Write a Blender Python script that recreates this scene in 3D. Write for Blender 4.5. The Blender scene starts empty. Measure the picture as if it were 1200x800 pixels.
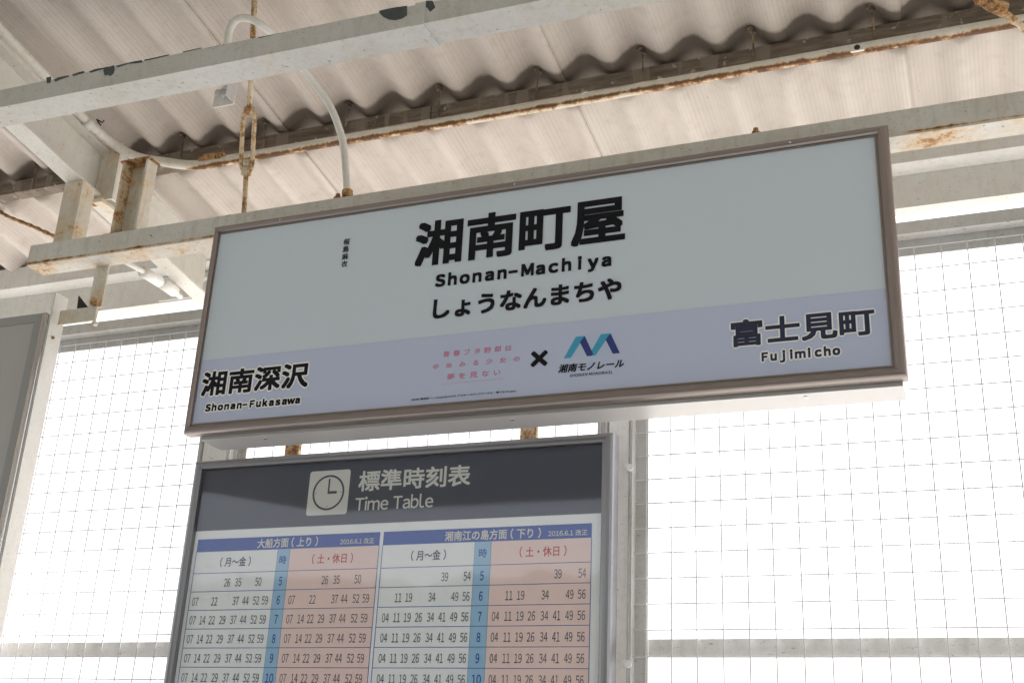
import bpy, bmesh, math, random
from mathutils import Vector, Matrix
random.seed(4)
SC = bpy.context.scene
COL = SC.collection
EYE = 1.58                                  # camera height above the platform

# ------------------------------------------------------------------ camera
YAW, PITCH, ROLL, FPX = 0.39093745, 0.37418247, 0.04871902, 1393.06
FW = Vector((-math.sin(YAW)*math.cos(PITCH), math.cos(YAW)*math.cos(PITCH), math.sin(PITCH)))
R0 = Vector((math.cos(YAW), math.sin(YAW), 0)); U0 = R0.cross(FW)
RT = R0*math.cos(ROLL) + U0*math.sin(ROLL); UP = -R0*math.sin(ROLL) + U0*math.cos(ROLL)
cam = bpy.data.cameras.new('camera'); camo = bpy.data.objects.new('camera', cam); COL.objects.link(camo)
cam.sensor_width = 36; cam.lens = FPX/1200*36; cam.clip_start = 0.02; cam.clip_end = 3000
camo.matrix_world = Matrix(((RT.x, UP.x, -FW.x, 0), (RT.y, UP.y, -FW.y, 0), (RT.z, UP.z, -FW.z, EYE), (0, 0, 0, 1)))
SC.camera = camo

# ------------------------------------------------------------------ sky, sun, exposure
SUN_EL, SUN_AZ = math.radians(56), math.radians(28)     # azimuth from +Y towards +X
w = bpy.data.worlds.new('World'); SC.world = w; w.use_nodes = True
nt = w.node_tree; bg = nt.nodes['Background']
sky = nt.nodes.new('ShaderNodeTexSky'); sky.sky_type = 'NISHITA'; sky.sun_disc = False
sky.sun_elevation = SUN_EL; sky.sun_rotation = SUN_AZ
sky.air_density = 1.0; sky.dust_density = 7.0; sky.ozone_density = 1.0
veil = nt.nodes.new('ShaderNodeMix'); veil.data_type = 'RGBA'      # thin white summer haze over the blue
veil.inputs[0].default_value = .65; nt.links.new(sky.outputs[0], veil.inputs[6]); veil.inputs[7].default_value = (5.2, 5.2, 5.3, 1)
nt.links.new(veil.outputs[2], bg.inputs[0]); bg.inputs[1].default_value = 0.15
sl = bpy.data.lights.new('sun', 'SUN'); sl.energy = 4.2; sl.angle = math.radians(0.5); sl.color = (1, .98, .955)
so = bpy.data.objects.new('sun', sl); COL.objects.link(so)
sd = Vector((math.sin(SUN_AZ)*math.cos(SUN_EL), math.cos(SUN_AZ)*math.cos(SUN_EL), math.sin(SUN_EL)))
so.rotation_euler = sd.to_track_quat('Z', 'Y').to_euler(); so.location = sd*40
SC.view_settings.view_transform = 'Standard'; SC.view_settings.look = 'None'
SC.view_settings.gamma = 1.0; SC.view_settings.use_curve_mapping = False
SC.view_settings.exposure = 1.45
SC.cycles.max_bounces = 8; SC.cycles.diffuse_bounces = 5

# ------------------------------------------------------------------ coordinates
def at(px, py, Y):                          # photo pixel (1200x800) -> world point at the depth Y it has
    d = FW*FPX + RT*(px-600) - UP*(py-400)
    d = d*(Y/d.y); d.z += EYE
    return d
def W(x, z, Y): return Vector((x*Y, Y, z*Y+EYE))        # direction ratios on a plane at depth Y

# ------------------------------------------------------------------ materials
def N(t, kind, **kw):
    n = t.nodes.new(kind)
    for k, v in kw.items():
        if k in n.inputs.keys(): n.inputs[k].default_value = v
        else: setattr(n, k, v)
    return n
def newmat(name):
    m = bpy.data.materials.new(name); m.use_nodes = True
    return m, m.node_tree, m.node_tree.nodes['Principled BSDF']
def mth(t, op, a, b=None, clamp=False):
    n = t.nodes.new('ShaderNodeMath'); n.operation = op; n.use_clamp = clamp
    for i, v in enumerate((a, b)):
        if v is None: continue
        if isinstance(v, (int, float)): n.inputs[i].default_value = v
        else: t.links.new(v, n.inputs[i])
    return n.outputs[0]
def mix(t, fac, a, b):
    n = t.nodes.new('ShaderNodeMix'); n.data_type = 'RGBA'
    for s, v in ((0, fac), (6, a), (7, b)):
        if isinstance(v, tuple): n.inputs[s].default_value = (*v, 1) if len(v) == 3 else v
        elif isinstance(v, (int, float)): n.inputs[s].default_value = v
        else: t.links.new(v, n.inputs[s])
    return n.outputs[2]
def ramp(t, x, lo, hi):
    n = t.nodes.new('ShaderNodeMapRange'); n.clamp = True
    t.links.new(x, n.inputs[0]); n.inputs[1].default_value = lo; n.inputs[2].default_value = hi
    return n.outputs[0]
def pos(t, scale=(1, 1, 1)):
    g = t.nodes.new('ShaderNodeNewGeometry')
    m = t.nodes.new('ShaderNodeMapping'); m.inputs['Scale'].default_value = scale
    t.links.new(g.outputs['Position'], m.inputs[0]); return m.outputs[0]
def noise(t, vec, scale, detail=5, rough=.6):
    n = N(t, 'ShaderNodeTexNoise'); n.inputs['Scale'].default_value = scale
    n.inputs['Detail'].default_value = detail; n.inputs['Roughness'].default_value = rough
    t.links.new(vec, n.inputs['Vector']); return n.outputs[0]
def bump(t, p, h, strength, dist=.002):
    b = N(t, 'ShaderNodeBump'); b.inputs['Strength'].default_value = strength; b.inputs['Distance'].default_value = dist
    t.links.new(h, b.inputs['Height']); t.links.new(b.outputs[0], p.inputs['Normal'])

def plain(name, col, rough=.5, metal=0, coat=0, spec=.5):
    m, t, p = newmat(name)
    p.inputs['Base Color'].default_value = (*col, 1); p.inputs['Roughness'].default_value = rough
    p.inputs['Metallic'].default_value = metal; p.inputs['Coat Weight'].default_value = coat
    p.inputs['Coat Roughness'].default_value = .12; p.inputs['Specular IOR Level'].default_value = spec
    return m

def painted(name, col, rust=.0, chips=.0, edges=(), dirt=.35, rough=.5, seed=0.0, rustscale=1.0, zslope=0.0, chipedges=()):
    """old gloss paint: mottled dirt, rust patches (stronger along the listed edges: (z_at_Y0, slope_per_x, width)), dark chips"""
    m, t, p = newmat(name)
    v = pos(t); g = t.nodes.new('ShaderNodeNewGeometry'); sx = t.nodes.new('ShaderNodeSeparateXYZ')
    t.links.new(g.outputs['Position'], sx.inputs[0])
    off = t.nodes.new('ShaderNodeVectorMath'); off.inputs[1].default_value = (seed, seed*.7, seed*.3)
    t.links.new(v, off.inputs[0]); v = off.outputs[0]
    n1 = noise(t, v, 7, 6, .65); n2 = noise(t, v, 55, 5, .7); n3 = noise(t, v, 260, 3, .6)
    c = mix(t, mth(t, 'MULTIPLY', ramp(t, n1, .4, .75), dirt), col, tuple(x*y for x, y in zip(col, (.72, .66, .55))))
    c = mix(t, mth(t, 'MULTIPLY', ramp(t, n2, .52, .8), dirt*.9), c, tuple(x*y for x, y in zip(col, (.55, .5, .42))))
    c = mix(t, mth(t, 'MULTIPLY', ramp(t, n3, .66, .72), dirt*1.2, True), c, (.16, .13, .10))
    zz = mth(t, 'ADD', sx.outputs[2], mth(t, 'MULTIPLY', mth(t, 'ADD', sx.outputs[0], 2.0), zslope))
    # fine dark scratches and smudges
    sc_ = noise(t, pos(t, (1, 1, 3.5)), 85, 4, .65)
    c = mix(t, mth(t, 'MULTIPLY', ramp(t, sc_, .64, .68), min(1, dirt*1.6)), c, (.10, .085, .07))
    st_ = noise(t, pos(t, (7, 7, .8)), 8, 4, .6)
    c = mix(t, mth(t, 'MULTIPLY', ramp(t, st_, .52, .75), dirt*.8), c, tuple(x*y for x, y in zip(col, (.62, .54, .42))))
    # combined rust field
    f = mth(t, 'ADD', mth(t, 'MULTIPLY', noise(t, v, 11*rustscale, 7, .7), .62), mth(t, 'MULTIPLY', noise(t, v, 60*rustscale, 6, .75), .38))
    th = 1.0 - rust
    for (z0, wd, amt) in edges:
        d = mth(t, 'ABSOLUTE', mth(t, 'SUBTRACT', zz, z0))
        f = mth(t, 'ADD', f, mth(t, 'MULTIPLY', mth(t, 'SUBTRACT', 1.0, mth(t, 'DIVIDE', d, wd, True), True), amt))
    stain = ramp(t, f, th-.10, th+.02)
    hard = ramp(t, f, th, th+.035)
    deep = ramp(t, f, th+.045, th+.11)
    c = mix(t, mth(t, 'MULTIPLY', ramp(t, f, th-.16, th+.02), .30), c, (.70, .50, .25))
    c = mix(t, mth(t, 'MULTIPLY', stain, .45), c, (.62, .38, .15))
    c = mix(t, mth(t, 'MULTIPLY', hard, .8), c, (.40, .19, .06))
    c = mix(t, mth(t, 'MULTIPLY', deep, .85), c, (.085, .04, .025))
    if chips:
        vs = pos(t, (1, 1, 2.2))
        cn = mth(t, 'ADD', mth(t, 'MULTIPLY', noise(t, vs, 9, 4, .5), .6), mth(t, 'MULTIPLY', noise(t, vs, 45, 5, .6), .4))
        for (z0, wd, amt) in chipedges:
            d = mth(t, 'ABSOLUTE', mth(t, 'SUBTRACT', zz, z0))
            cn = mth(t, 'ADD', cn, mth(t, 'MULTIPLY', mth(t, 'SUBTRACT', 1.0, mth(t, 'DIVIDE', d, wd, True), True), amt))
        cm = ramp(t, cn, .72-chips*.1, .727-chips*.1)
        c = mix(t, cm, c, (.035, .04, .045))
    t.links.new(c, p.inputs['Base Color'])
    r = mth(t, 'ADD', rough, mth(t, 'MULTIPLY', stain, .35), True); t.links.new(r, p.inputs['Roughness'])
    bump(t, p, mth(t, 'ADD', mth(t, 'MULTIPLY', n2, .5), mth(t, 'MULTIPLY', hard, .6)), .35, .0015)
    return m

CREAM = (.70, .685, .63)
M = {}
M['near'] = painted('paint_cross_beam', (.61, .605, .58), rust=.25, chips=.45, dirt=.42, seed=3.1, zslope=.0125, chipedges=((EYE+1.486, .0045, .14), (EYE+1.4365, .002, .05)), edges=((EYE+1.437, .002, .07),))
M['beam'] = painted('paint_sign_beam', (.65, .635, .595), rust=.30, chips=.55, edges=((EYE+1.2385, .0065, .27), (EYE+1.2325, .0015, .12), (EYE+1.290, .004, .10)), chipedges=((EYE+1.290, .003, .06),), dirt=.50, seed=1.3)
M['cream'] = painted('paint_cream', CREAM, rust=.41, chips=.4, dirt=.6, seed=5.2)
M['creamclean'] = painted('paint_cream_clean', (.74, .73, .69), rust=.28, dirt=.25, seed=7.7)
M['rusty'] = painted('paint_rusty', (.70, .66, .55), rust=.51, dirt=.5, seed=2.2, rustscale=2.0)
M['rustonly'] = painted('rust_heavy', (.50, .33, .18), rust=.56, dirt=.5, seed=9.2, rustscale=3)
M['conduit'] = painted('paint_conduit', (.74, .72, .66), rust=.31, dirt=.4, edges=((EYE+1.5415, .0085, .35),), seed=4.4, rustscale=2.0)
M['grey'] = painted('paint_grey_frame', (.58, .58, .575), rust=.20, chips=.16, dirt=.45, seed=6.1)
M['whitepost'] = painted('paint_fence_white', (.88, .88, .88), rust=.24, chips=.10, dirt=.35, seed=8.3)
M['eave'] = painted('paint_eave', (.66, .65, .62), rust=.20, dirt=.35, seed=3.9)
M['wire'] = plain('galvanised_wire', (.70, .70, .73), .5, 0)
M['alu'] = plain('anodised_frame', (.50, .46, .42), .34, .85)
M['alubox'] = plain('sheet_metal_box', (.55, .54, .53), .38, .35)
M['bronze'] = plain('bronze_frame', (.36, .34, .35), .32, .8)
M['silver'] = plain('silver_trim', (.75, .75, .74), .25, .9)
M['ink'] = plain('black_ink', (.010, .010, .014), .6, spec=.15)
M['navyink'] = plain('navy_ink', (.035, .042, .075), .6, spec=.2)
M['halo'] = plain('pale_outline', (.92, .92, .91), .5)
M['pink'] = plain('pink_ink', (.66, .22, .36), .5)
M['cyan'] = plain('logo_cyan', (.05, .36, .58), .4)
M['navy'] = plain('logo_navy', (.02, .04, .22), .4)
M['ttblue'] = plain('print_blue', (.010, .075, .42), .5)
M['ttdigit'] = plain('print_digits', (.045, .06, .13), .5)
M['tthour'] = plain('print_hour_column', (.34, .58, .82), .5)
M['ttpink'] = plain('print_weekend_column', (.90, .70, .67), .5)
M['ttwhite'] = plain('print_sheet', (.90, .94, .97), .5)
M['ttdark'] = plain('print_header', (.046, .056, .088), .5)
M['ttletter'] = plain('print_pale', (.66, .67, .64), .5)
M['red'] = plain('print_red', (.55, .03, .04), .5)
M['black'] = plain('black_rubber', (.02, .018, .016), .7)
M['board'] = plain('grey_board', (.42, .41, .40), .5)
M['board2'] = plain('grey_board_border', (.31, .31, .30), .5)

def mk_panel(name, col, edge):
    m, t, p = newmat(name); v = pos(t)
    n = noise(t, v, 3.0, 4, .5)
    c = mix(t, mth(t, 'MULTIPLY', ramp(t, n, .35, .7), .35), col, edge)
    n2 = noise(t, v, 380, 2, .5)
    c = mix(t, mth(t, 'MULTIPLY', ramp(t, n2, .70, .76), .25), c, tuple(x*.6 for x in col))
    t.links.new(c, p.inputs['Base Color']); p.inputs['Roughness'].default_value = .38
    p.inputs['Specular IOR Level'].default_value = .35
    p.inputs['Coat Weight'].default_value = .6; p.inputs['Coat Roughness'].default_value = .16
    return m
M['face'] = mk_panel('sign_face_vinyl', (.635, .72, .80), (.615, .695, .765))
M['band'] = mk_panel('sign_band_vinyl', (.53, .60, .79), (.515, .58, .755))

def mk_roof():
    m, t, p = newmat('corrugated_sheet')
    g = t.nodes.new('ShaderNodeTexCoord'); oi = t.nodes.new('ShaderNodeObjectInfo')
    sx = t.nodes.new('ShaderNodeSeparateXYZ'); t.links.new(g.outputs['Object'], sx.inputs[0])
    x, y = sx.outputs[0], sx.outputs[1]
    wv = pos(t)
    # embossed dot grid
    fx = mth(t, 'SUBTRACT', mth(t, 'FRACT', mth(t, 'MULTIPLY', x, 1/.0092)), .5)
    fy = mth(t, 'SUBTRACT', mth(t, 'FRACT', mth(t, 'MULTIPLY', y, 1/.0075)), .5)
    d2 = mth(t, 'ADD', mth(t, 'MULTIPLY', fx, fx), mth(t, 'MULTIPLY', fy, fy))
    dot = mth(t, 'SUBTRACT', 1.0, ramp(t, d2, .025, .06))
    dm = ramp(t, noise(t, pos(t, (9, .8, 1)), 1.6, 3, .6), .35, .65)
    dot = mth(t, 'MULTIPLY', dot, mth(t, 'ADD', mth(t, 'MULTIPLY', dm, .26), .07))
    c = mix(t, ramp(t, noise(t, pos(t, (5, .6, 1)), 2.2, 5, .6), .3, .7), (.65, .585, .53), (.53, .475, .43))
    c = mix(t, mth(t, 'MULTIPLY', oi.outputs['Random'], .5), c, (.60, .56, .51))
    c = mix(t, mth(t, 'MULTIPLY', ramp(t, noise(t, wv, 26, 6, .7), .50, .75), .32), c, (.36, .29, .23))
    c = mix(t, ramp(t, noise(t, wv, 120, 3, .6), .735, .765), c, (.20, .13, .09))
    # shade of the gap above the purlin painted into the colour, with grime
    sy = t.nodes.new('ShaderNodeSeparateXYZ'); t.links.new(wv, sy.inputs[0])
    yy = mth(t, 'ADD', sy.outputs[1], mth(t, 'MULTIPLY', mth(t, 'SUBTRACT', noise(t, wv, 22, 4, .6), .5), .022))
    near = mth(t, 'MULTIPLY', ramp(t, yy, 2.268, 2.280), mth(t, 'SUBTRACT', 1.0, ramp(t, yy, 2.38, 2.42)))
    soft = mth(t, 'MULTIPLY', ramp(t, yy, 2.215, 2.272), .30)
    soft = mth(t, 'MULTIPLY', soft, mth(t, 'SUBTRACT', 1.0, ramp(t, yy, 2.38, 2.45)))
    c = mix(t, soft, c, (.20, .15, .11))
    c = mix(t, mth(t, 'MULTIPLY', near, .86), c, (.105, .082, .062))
    c = mix(t, dot, c, (.22, .17, .14))
    t.links.new(c, p.inputs['Base Color']); p.inputs['Roughness'].default_value = .8
    p.inputs['Specular IOR Level'].default_value = .2
    bump(t, p, mth(t, 'ADD', dot, mth(t, 'MULTIPLY', noise(t, wv, 90, 4, .6), .5)), .4, .001)
    return m
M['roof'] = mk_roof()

def mk_wood():
    m, t, p = newmat('old_purlin')
    n = noise(t, pos(t, (1.2, 9, 9)), 9, 6, .7); n2 = noise(t, pos(t), 30, 4, .6)
    c = mix(t, ramp(t, n, .35, .7), (.105, .078, .058), (.25, .20, .155))
    c = mix(t, ramp(t, n2, .60, .66), c, (.42, .37, .31))
    c = mix(t, ramp(t, noise(t, pos(t, (2.5, 1, .4)), 7, 2, .4), .56, .59), c, (.225, .18, .145))
    t.links.new(c, p.inputs['Base Color']); p.inputs['Roughness'].default_value = .85
    bump(t, p, n, .6, .003)
    return m
M['purlin'] = mk_wood()

def mk_ground(name, a, b, scale):
    m, t, p = newmat(name); v = pos(t)
    c = mix(t, ramp(t, noise(t, v, scale, 6, .6), .3, .7), a, b)
    c = mix(t, mth(t, 'MULTIPLY', ramp(t, noise(t, v, scale*30, 3, .6), .5, .8), .4), c, tuple(x*.7 for x in a))
    t.links.new(c, p.inputs['Base Color']); p.inputs['Roughness'].default_value = .9
    bump(t, p, noise(t, v, 200, 3, .6), .3, .002)
    return m
M['floor'] = mk_ground('platform_concrete', (.46, .46, .455), (.38, .38, .375), 1.2)
M['ground'] = mk_ground('pale_ground', (.40, .39, .37), (.33, .32, .30), .4)
M['bark'] = mk_ground('bark', (.12, .09, .06), (.07, .05, .04), 6)

def mk_leaf():
    m, t, p = newmat('leaves'); oi = noise(t, pos(t), 1.6, 4, .6)
    c = mix(t, ramp(t, oi, .35, .65), (.04, .065, .02), (.09, .13, .04))
    t.links.new(c, p.inputs['Base Color']); p.inputs['Roughness'].default_value = .6
    return m
M['leaf'] = mk_leaf()

def mk_glass():
    m, t, p = newmat('clear_cover'); t.nodes.remove(p)
    out = t.nodes['Material Output']; fr = N(t, 'ShaderNodeLayerWeight')
    tr = N(t, 'ShaderNodeBsdfTransparent'); gl = N(t, 'ShaderNodeBsdfGlossy'); gl.inputs['Roughness'].default_value = .035
    tr.inputs[0].default_value = (1, 1, 1, 1)
    v = pos(t); b = N(t, 'ShaderNodeBump'); b.inputs['Strength'].default_value = .03; b.inputs['Distance'].default_value = .002
    t.links.new(noise(t, v, 5, 2, .4), b.inputs['Height']); t.links.new(b.outputs[0], gl.inputs['Normal'])
    mx = N(t, 'ShaderNodeMixShader'); t.links.new(mth(t, 'ADD', mth(t, 'MULTIPLY', mth(t, 'POWER', fr.outputs['Facing'], 5.0), .9), .035, True), mx.inputs[0])
    t.links.new(tr.outputs[0], mx.inputs[1]); t.links.new(gl.outputs[0], mx.inputs[2]); t.links.new(mx.outputs[0], out.inputs[0])
    return m
M['glass'] = mk_glass()

# ------------------------------------------------------------------ object helpers
def thing(name, label, cat, loc=(0, 0, 0), group=None):
    o = bpy.data.objects.new(name, None); COL.objects.link(o); o.location = loc; o.empty_display_size = .05
    o['label'] = label; o['category'] = cat
    if group: o['group'] = group
    return o
def link(name, me, mat, parent=None, smooth=False, kind=None, label=None):
    if mat is not None and not me.materials: me.materials.append(mat)
    o = bpy.data.objects.new(name, me); COL.objects.link(o)
    if smooth:
        for f in me.polygons: f.use_smooth = True
    if parent is not None:
        o.parent = parent
        pp = Vector(parent.location)
        q = parent.parent
        while q is not None: pp += Vector(q.location); q = q.parent
        o.location = -pp
    if kind: o['kind'] = kind
    if label: o['label'] = label
    return o
def done(bm, name, mat, parent=None, smooth=False, bevel=0, kind=None, label=None):
    if bevel:
        bmesh.ops.bevel(bm, geom=[e for e in bm.edges if e.calc_face_angle(0) > .5], offset=bevel, segments=2, affect='EDGES', profile=.6)
    bmesh.ops.recalc_face_normals(bm, faces=bm.faces)
    me = bpy.data.meshes.new(name); bm.to_mesh(me); bm.free()
    return link(name, me, mat, parent, smooth, kind, label)
def hexa(bm, c):                            # 8 corners: bottom loop 4, top loop 4
    v = [bm.verts.new(p) for p in c]
    for f in ((0, 1, 2, 3), (7, 6, 5, 4), (0, 4, 5, 1), (1, 5, 6, 2), (2, 6, 7, 3), (3, 7, 4, 0)): bm.faces.new([v[i] for i in f])
def box(bm, lo, hi):
    x0, y0, z0 = lo; x1, y1, z1 = hi
    hexa(bm, [(x0, y0, z0), (x1, y0, z0), (x1, y1, z0), (x0, y1, z0), (x0, y0, z1), (x1, y0, z1), (x1, y1, z1), (x0, y1, z1)])
def smoothpath(pts, n=8):
    P = [Vector(p) for p in pts]; P = [P[0]*2-P[1]] + P + [P[-1]*2-P[-2]]; out = []
    for i in range(1, len(P)-2):
        for k in range(n):
            t = k/n
            out.append(.5*((2*P[i])+(P[i+1]-P[i-1])*t+(2*P[i-1]-5*P[i]+4*P[i+1]-P[i+2])*t*t+(3*P[i]-P[i-1]-3*P[i+1]+P[i+2])*t**3))
    out.append(P[-2]); return out
def tube(bm, pts, r, seg=14):
    pts = [Vector(p) for p in pts]; rings = []; ref = None
    for i, p in enumerate(pts):
        d = (pts[min(i+1, len(pts)-1)]-pts[max(i-1, 0)]).normalized()
        if ref is None: ref = d.orthogonal().normalized()
        ref = (ref - d*ref.dot(d)).normalized(); b = d.cross(ref)
        rr = r(i/(len(pts)-1)) if callable(r) else r
        rings.append([bm.verts.new(p+(ref*math.cos(a)+b*math.sin(a))*rr) for a in [2*math.pi*k/seg for k in range(seg)]])
    for A, B in zip(rings, rings[1:]):
        for k in range(seg): bm.faces.new((A[k], A[(k+1) % seg], B[(k+1) % seg], B[k]))
    bm.faces.new(rings[0][::-1]); bm.faces.new(rings[-1])
def bmnew(): return bmesh.new()
def tube_obj(name, pts, r, mat, parent=None, seg=14, label=None):
    bm = bmnew(); tube(bm, pts, r, seg)
    return done(bm, name, mat, parent, smooth=True, label=label)
def box_obj(name, lo, hi, mat, parent=None, bevel=.0015, label=None, kind=None):
    bm = bmnew(); box(bm, lo, hi); return done(bm, name, mat, parent, bevel=bevel, label=label, kind=kind)
def nut(bm, c, axis, r, h, seg=6):
    c = Vector(c); a = Vector(axis).normalized(); tube(bm, [c, c+a*h], r, seg)
def setz(v): return (v[0], v[1], v[2]+EYE)
def tagkind(o, kind): o['kind'] = kind; return o

# ------------------------------------------------------------------ the setting
def sheet(name, x0, x1, y0, y1, z, mat):
    bm = bmnew(); bm.faces.new([bm.verts.new(p) for p in ((x0, y0, z), (x1, y0, z), (x1, y1, z), (x0, y1, z))])
    return tagkind(done(bm, name, mat), 'structure')
sheet('ground', -400, 400, -400, 400, -1.1, M['ground'])
bm = bmnew(); box(bm, (-30, -7.2, -1.09), (30, 2.75, 0)); tagkind(done(bm, 'platform_floor', M['floor']), 'structure')

def unseen_hillside():  # unseen hill behind the viewer, added tall and dark to dim front faces
    bm = bmnew(); nx, ny = 90, 26; g = []
    r = random.Random(5)
    for j in range(ny+1):
        row = []
        for i in range(nx+1):
            x = -45+90*i/nx; y = -10-24*j/ny
            z = -1.15+8.0*(1-math.exp(-j*.22)) + (r.uniform(-.45, .45) if j else 0)*(1+.0*j)
            row.append(bm.verts.new((x+r.uniform(-.3, .3), y+r.uniform(-.3, .3), z)))
        g.append(row)
    for j in range(ny):
        for i in range(nx): bm.faces.new((g[j][i], g[j+1][i], g[j+1][i+1], g[j][i+1]))
    tagkind(done(bm, 'unseen_hillside', M['unseen_scrub']), 'structure')
M['unseen_scrub'] = mk_ground('unseen_hillside_scrub', (.05, .062, .035), (.022, .028, .016), .9)
unseen_hillside()

# ------------------------------------------------------------------ canopy roof
M['hook'] = painted('old_hook_steel', (.085, .07, .06), rust=.40, dirt=.5, seed=12.2, rustscale=3)
SL = .15
def roofz(Y): return EYE + 1.667 - SL*(Y-2.3)
canopy = thing('platform_canopy', 'corrugated pale canopy roof on a dark purlin above the station sign', 'canopy', (0, 2.3, 0))
PITCHW, AMP = .13, .0185
def roof_mesh():
    bm = bmnew(); nx, ny = 6*14+8, 22; Y0, Y1 = -7.5, 2.92; x0 = 0  # sheets run back unseen behind the camera to cut light on front faces
    grid = [[None]*(nx+1) for _ in range(ny+1)]; low = [[None]*(nx+1) for _ in range(ny+1)]
    for j in range(ny+1):
        Y = Y0+(Y1-Y0)*j/ny
        for i in range(nx+1):
            x = i*PITCHW/14
            z = roofz(Y)-EYE + AMP*math.cos(2*math.pi*x/PITCHW) - .006*(x/.78)
            grid[j][i] = bm.verts.new((x, Y, z)); low[j][i] = bm.verts.new((x, Y, z+.005))
    for j in range(ny):
        for i in range(nx):
            bm.faces.new((grid[j][i], grid[j][i+1], grid[j+1][i+1], grid[j+1][i]))
            bm.faces.new((low[j][i], low[j+1][i], low[j+1][i+1], low[j][i+1]))
    for j in range(ny):
        for i in (0, nx): bm.faces.new((grid[j][i], grid[j+1][i], low[j+1][i], low[j][i]))
    for i in range(nx):
        for j in (0, ny): bm.faces.new((grid[j][i], grid[j][i+1], low[j][i+1], low[j][i]))
    bmesh.ops.recalc_face_normals(bm, faces=bm.faces)
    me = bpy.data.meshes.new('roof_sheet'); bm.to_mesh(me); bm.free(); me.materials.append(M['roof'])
    for f in me.polygons: f.use_smooth = True
    return me
rme = roof_mesh()
CREST0 = -.129
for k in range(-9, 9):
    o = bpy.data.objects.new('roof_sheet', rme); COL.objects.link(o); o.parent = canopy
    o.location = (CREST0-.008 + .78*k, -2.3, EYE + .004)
# purlin
bm = bmnew(); X = -7.5; random.seed(2)
while X < 7.5:
    L = random.uniform(1.3, 2.6); dz = random.uniform(-.002, .002)
    box(bm, (X, 2.300, EYE+1.603+dz), (X+L-.003, 2.340, EYE+1.6415+dz)); X += L
done(bm, 'purlin', M['purlin'], canopy, bevel=.002)
# no fillers between purlin and sheet: the gap's shade is in the sheet colour
# rafter: channel running with the slope
def rz(Y): return EYE+1.515-SL*(Y-1.9)
def slab(bm, x0, x1, Y0, Y1, dz0, dz1):
    hexa(bm, [(x0, Y0, rz(Y0)+dz0), (x1, Y0, rz(Y0)+dz0), (x1, Y1, rz(Y1)+dz0), (x0, Y1, rz(Y1)+dz0),
              (x0, Y0, rz(Y0)+dz1), (x1, Y0, rz(Y0)+dz1), (x1, Y1, rz(Y1)+dz1), (x0, Y1, rz(Y1)+dz1)])
M['rafter'] = painted('paint_rafter', (.72, .70, .65), rust=.28, dirt=.3, seed=11.0, rustscale=1.2)
bm = bmnew()
slab(bm, -2.168, -2.112, -7.4, 2.715, 0, .007); slab(bm, -2.153, -2.146, -7.4, 2.715, .0072, .1365); slab(bm, -2.168, -2.112, -7.4, 2.715, .137, .144)
done(bm, 'rafter', M['rafter'], canopy, bevel=.001)
# eave beam outside the fence
def plane_box(bm, x0, x1, Ya, Yb, za, zb): box(bm, (x0, Ya, EYE+za), (x1, Yb, EYE+zb))
bm = bmnew()
plane_box(bm, -9, 9, 2.72, 2.725, 1.526, 1.600); plane_box(bm, -9, 9, 2.7255, 2.785, 1.526, 1.532)
plane_box(bm, -9, 9, 2.786, 2.792, 1.436, 1.600); plane_box(bm, -9, 9, 2.7925, 2.83, 1.438, 1.444)
done(bm, 'eave_beam', M['eave'], canopy, bevel=.0008)
sp = box_obj('splice_plate', (-2.36, 2.779, EYE+1.440), (-1.95, 2.7855, EYE+1.522), M['eave'], canopy, .001)
for (bx, bz) in ((228, 307), (222, 325), (246, 307), (240, 326)):
    c = at(bx, bz, 2.777); bm = bmnew(); nut(bm, c, (0, -1, 0), .013, .012, 6); tube(bm, [c, c+Vector((0, -.02, 0))], .007, 8)
    done(bm, 'plate_bolt', M['creamclean'], canopy)
# hook bolts at every second crest
for k in range(-9, 4):
    X = CREST0+.26*k
    if X < -2.7 or X > .5: continue
    hb = link('hook_bolt', bpy.data.meshes.new('hook_bolt'), None, canopy)
    bm = bmnew(); zc = roofz(2.288)+AMP; jx = random.uniform(-.006, .006); lean = random.uniform(-.011, .002)
    nut(bm, (X+jx, 2.288, zc-.015), (.1, -.1, 1), random.uniform(.006, .0085), .011, 6); nut(bm, (X+jx, 2.288, zc-.006), (0, 0, 1), .0125, .004, 14)
    tube(bm, [(X+jx, 2.288, zc-.01), (X+jx+lean*.4, 2.292, EYE+1.65), (X+jx+lean, 2.2965, EYE+1.612), (X+jx+lean, 2.297, EYE+1.601)], .0022, 6)
    bm.to_mesh(hb.data); bm.free(); hb.data.materials.append(M['hook'])

# ------------------------------------------------------------------ near cross beam
nb = thing('cross_beam', 'long off-white painted roof beam with chipped paint crossing nearest the viewer', 'beam', (-1.5, 1.72, 0))
def tilt(x, z): return EYE + z - .0125*(x+2.0)
def tbox(bm, x0, x1, y0, y1, z0, z1):
    hexa(bm, [(x0, y0, tilt(x0, z0)), (x1, y0, tilt(x1, z0)), (x1, y1, tilt(x1, z0)), (x0, y1, tilt(x0, z0)),
              (x0, y0, tilt(x0, z1)), (x1, y0, tilt(x1, z1)), (x1, y1, tilt(x1, z1)), (x0, y1, tilt(x0, z1))])
bm = bmnew(); tbox(bm, -4.5, 3.0, 1.722, 1.793, 1.437, 1.4845); done(bm, 'beam_body', M['near'], nb, bevel=.003)
bm = bmnew(); tbox(bm, -4.5, 3.0, 1.726, 1.789, 1.4848, 1.489); done(bm, 'beam_top_lip', M['near'], nb)
xs = -.95
bm = bmnew(); tbox(bm, xs, xs+.022, 1.7185, 1.7215, 1.4365, 1.487); tbox(bm, xs+.001, xs+.021, 1.7186, 1.797, 1.4335, 1.4363)
done(bm, 'joint_strap', M['near'], nb, bevel=.0006)
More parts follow.
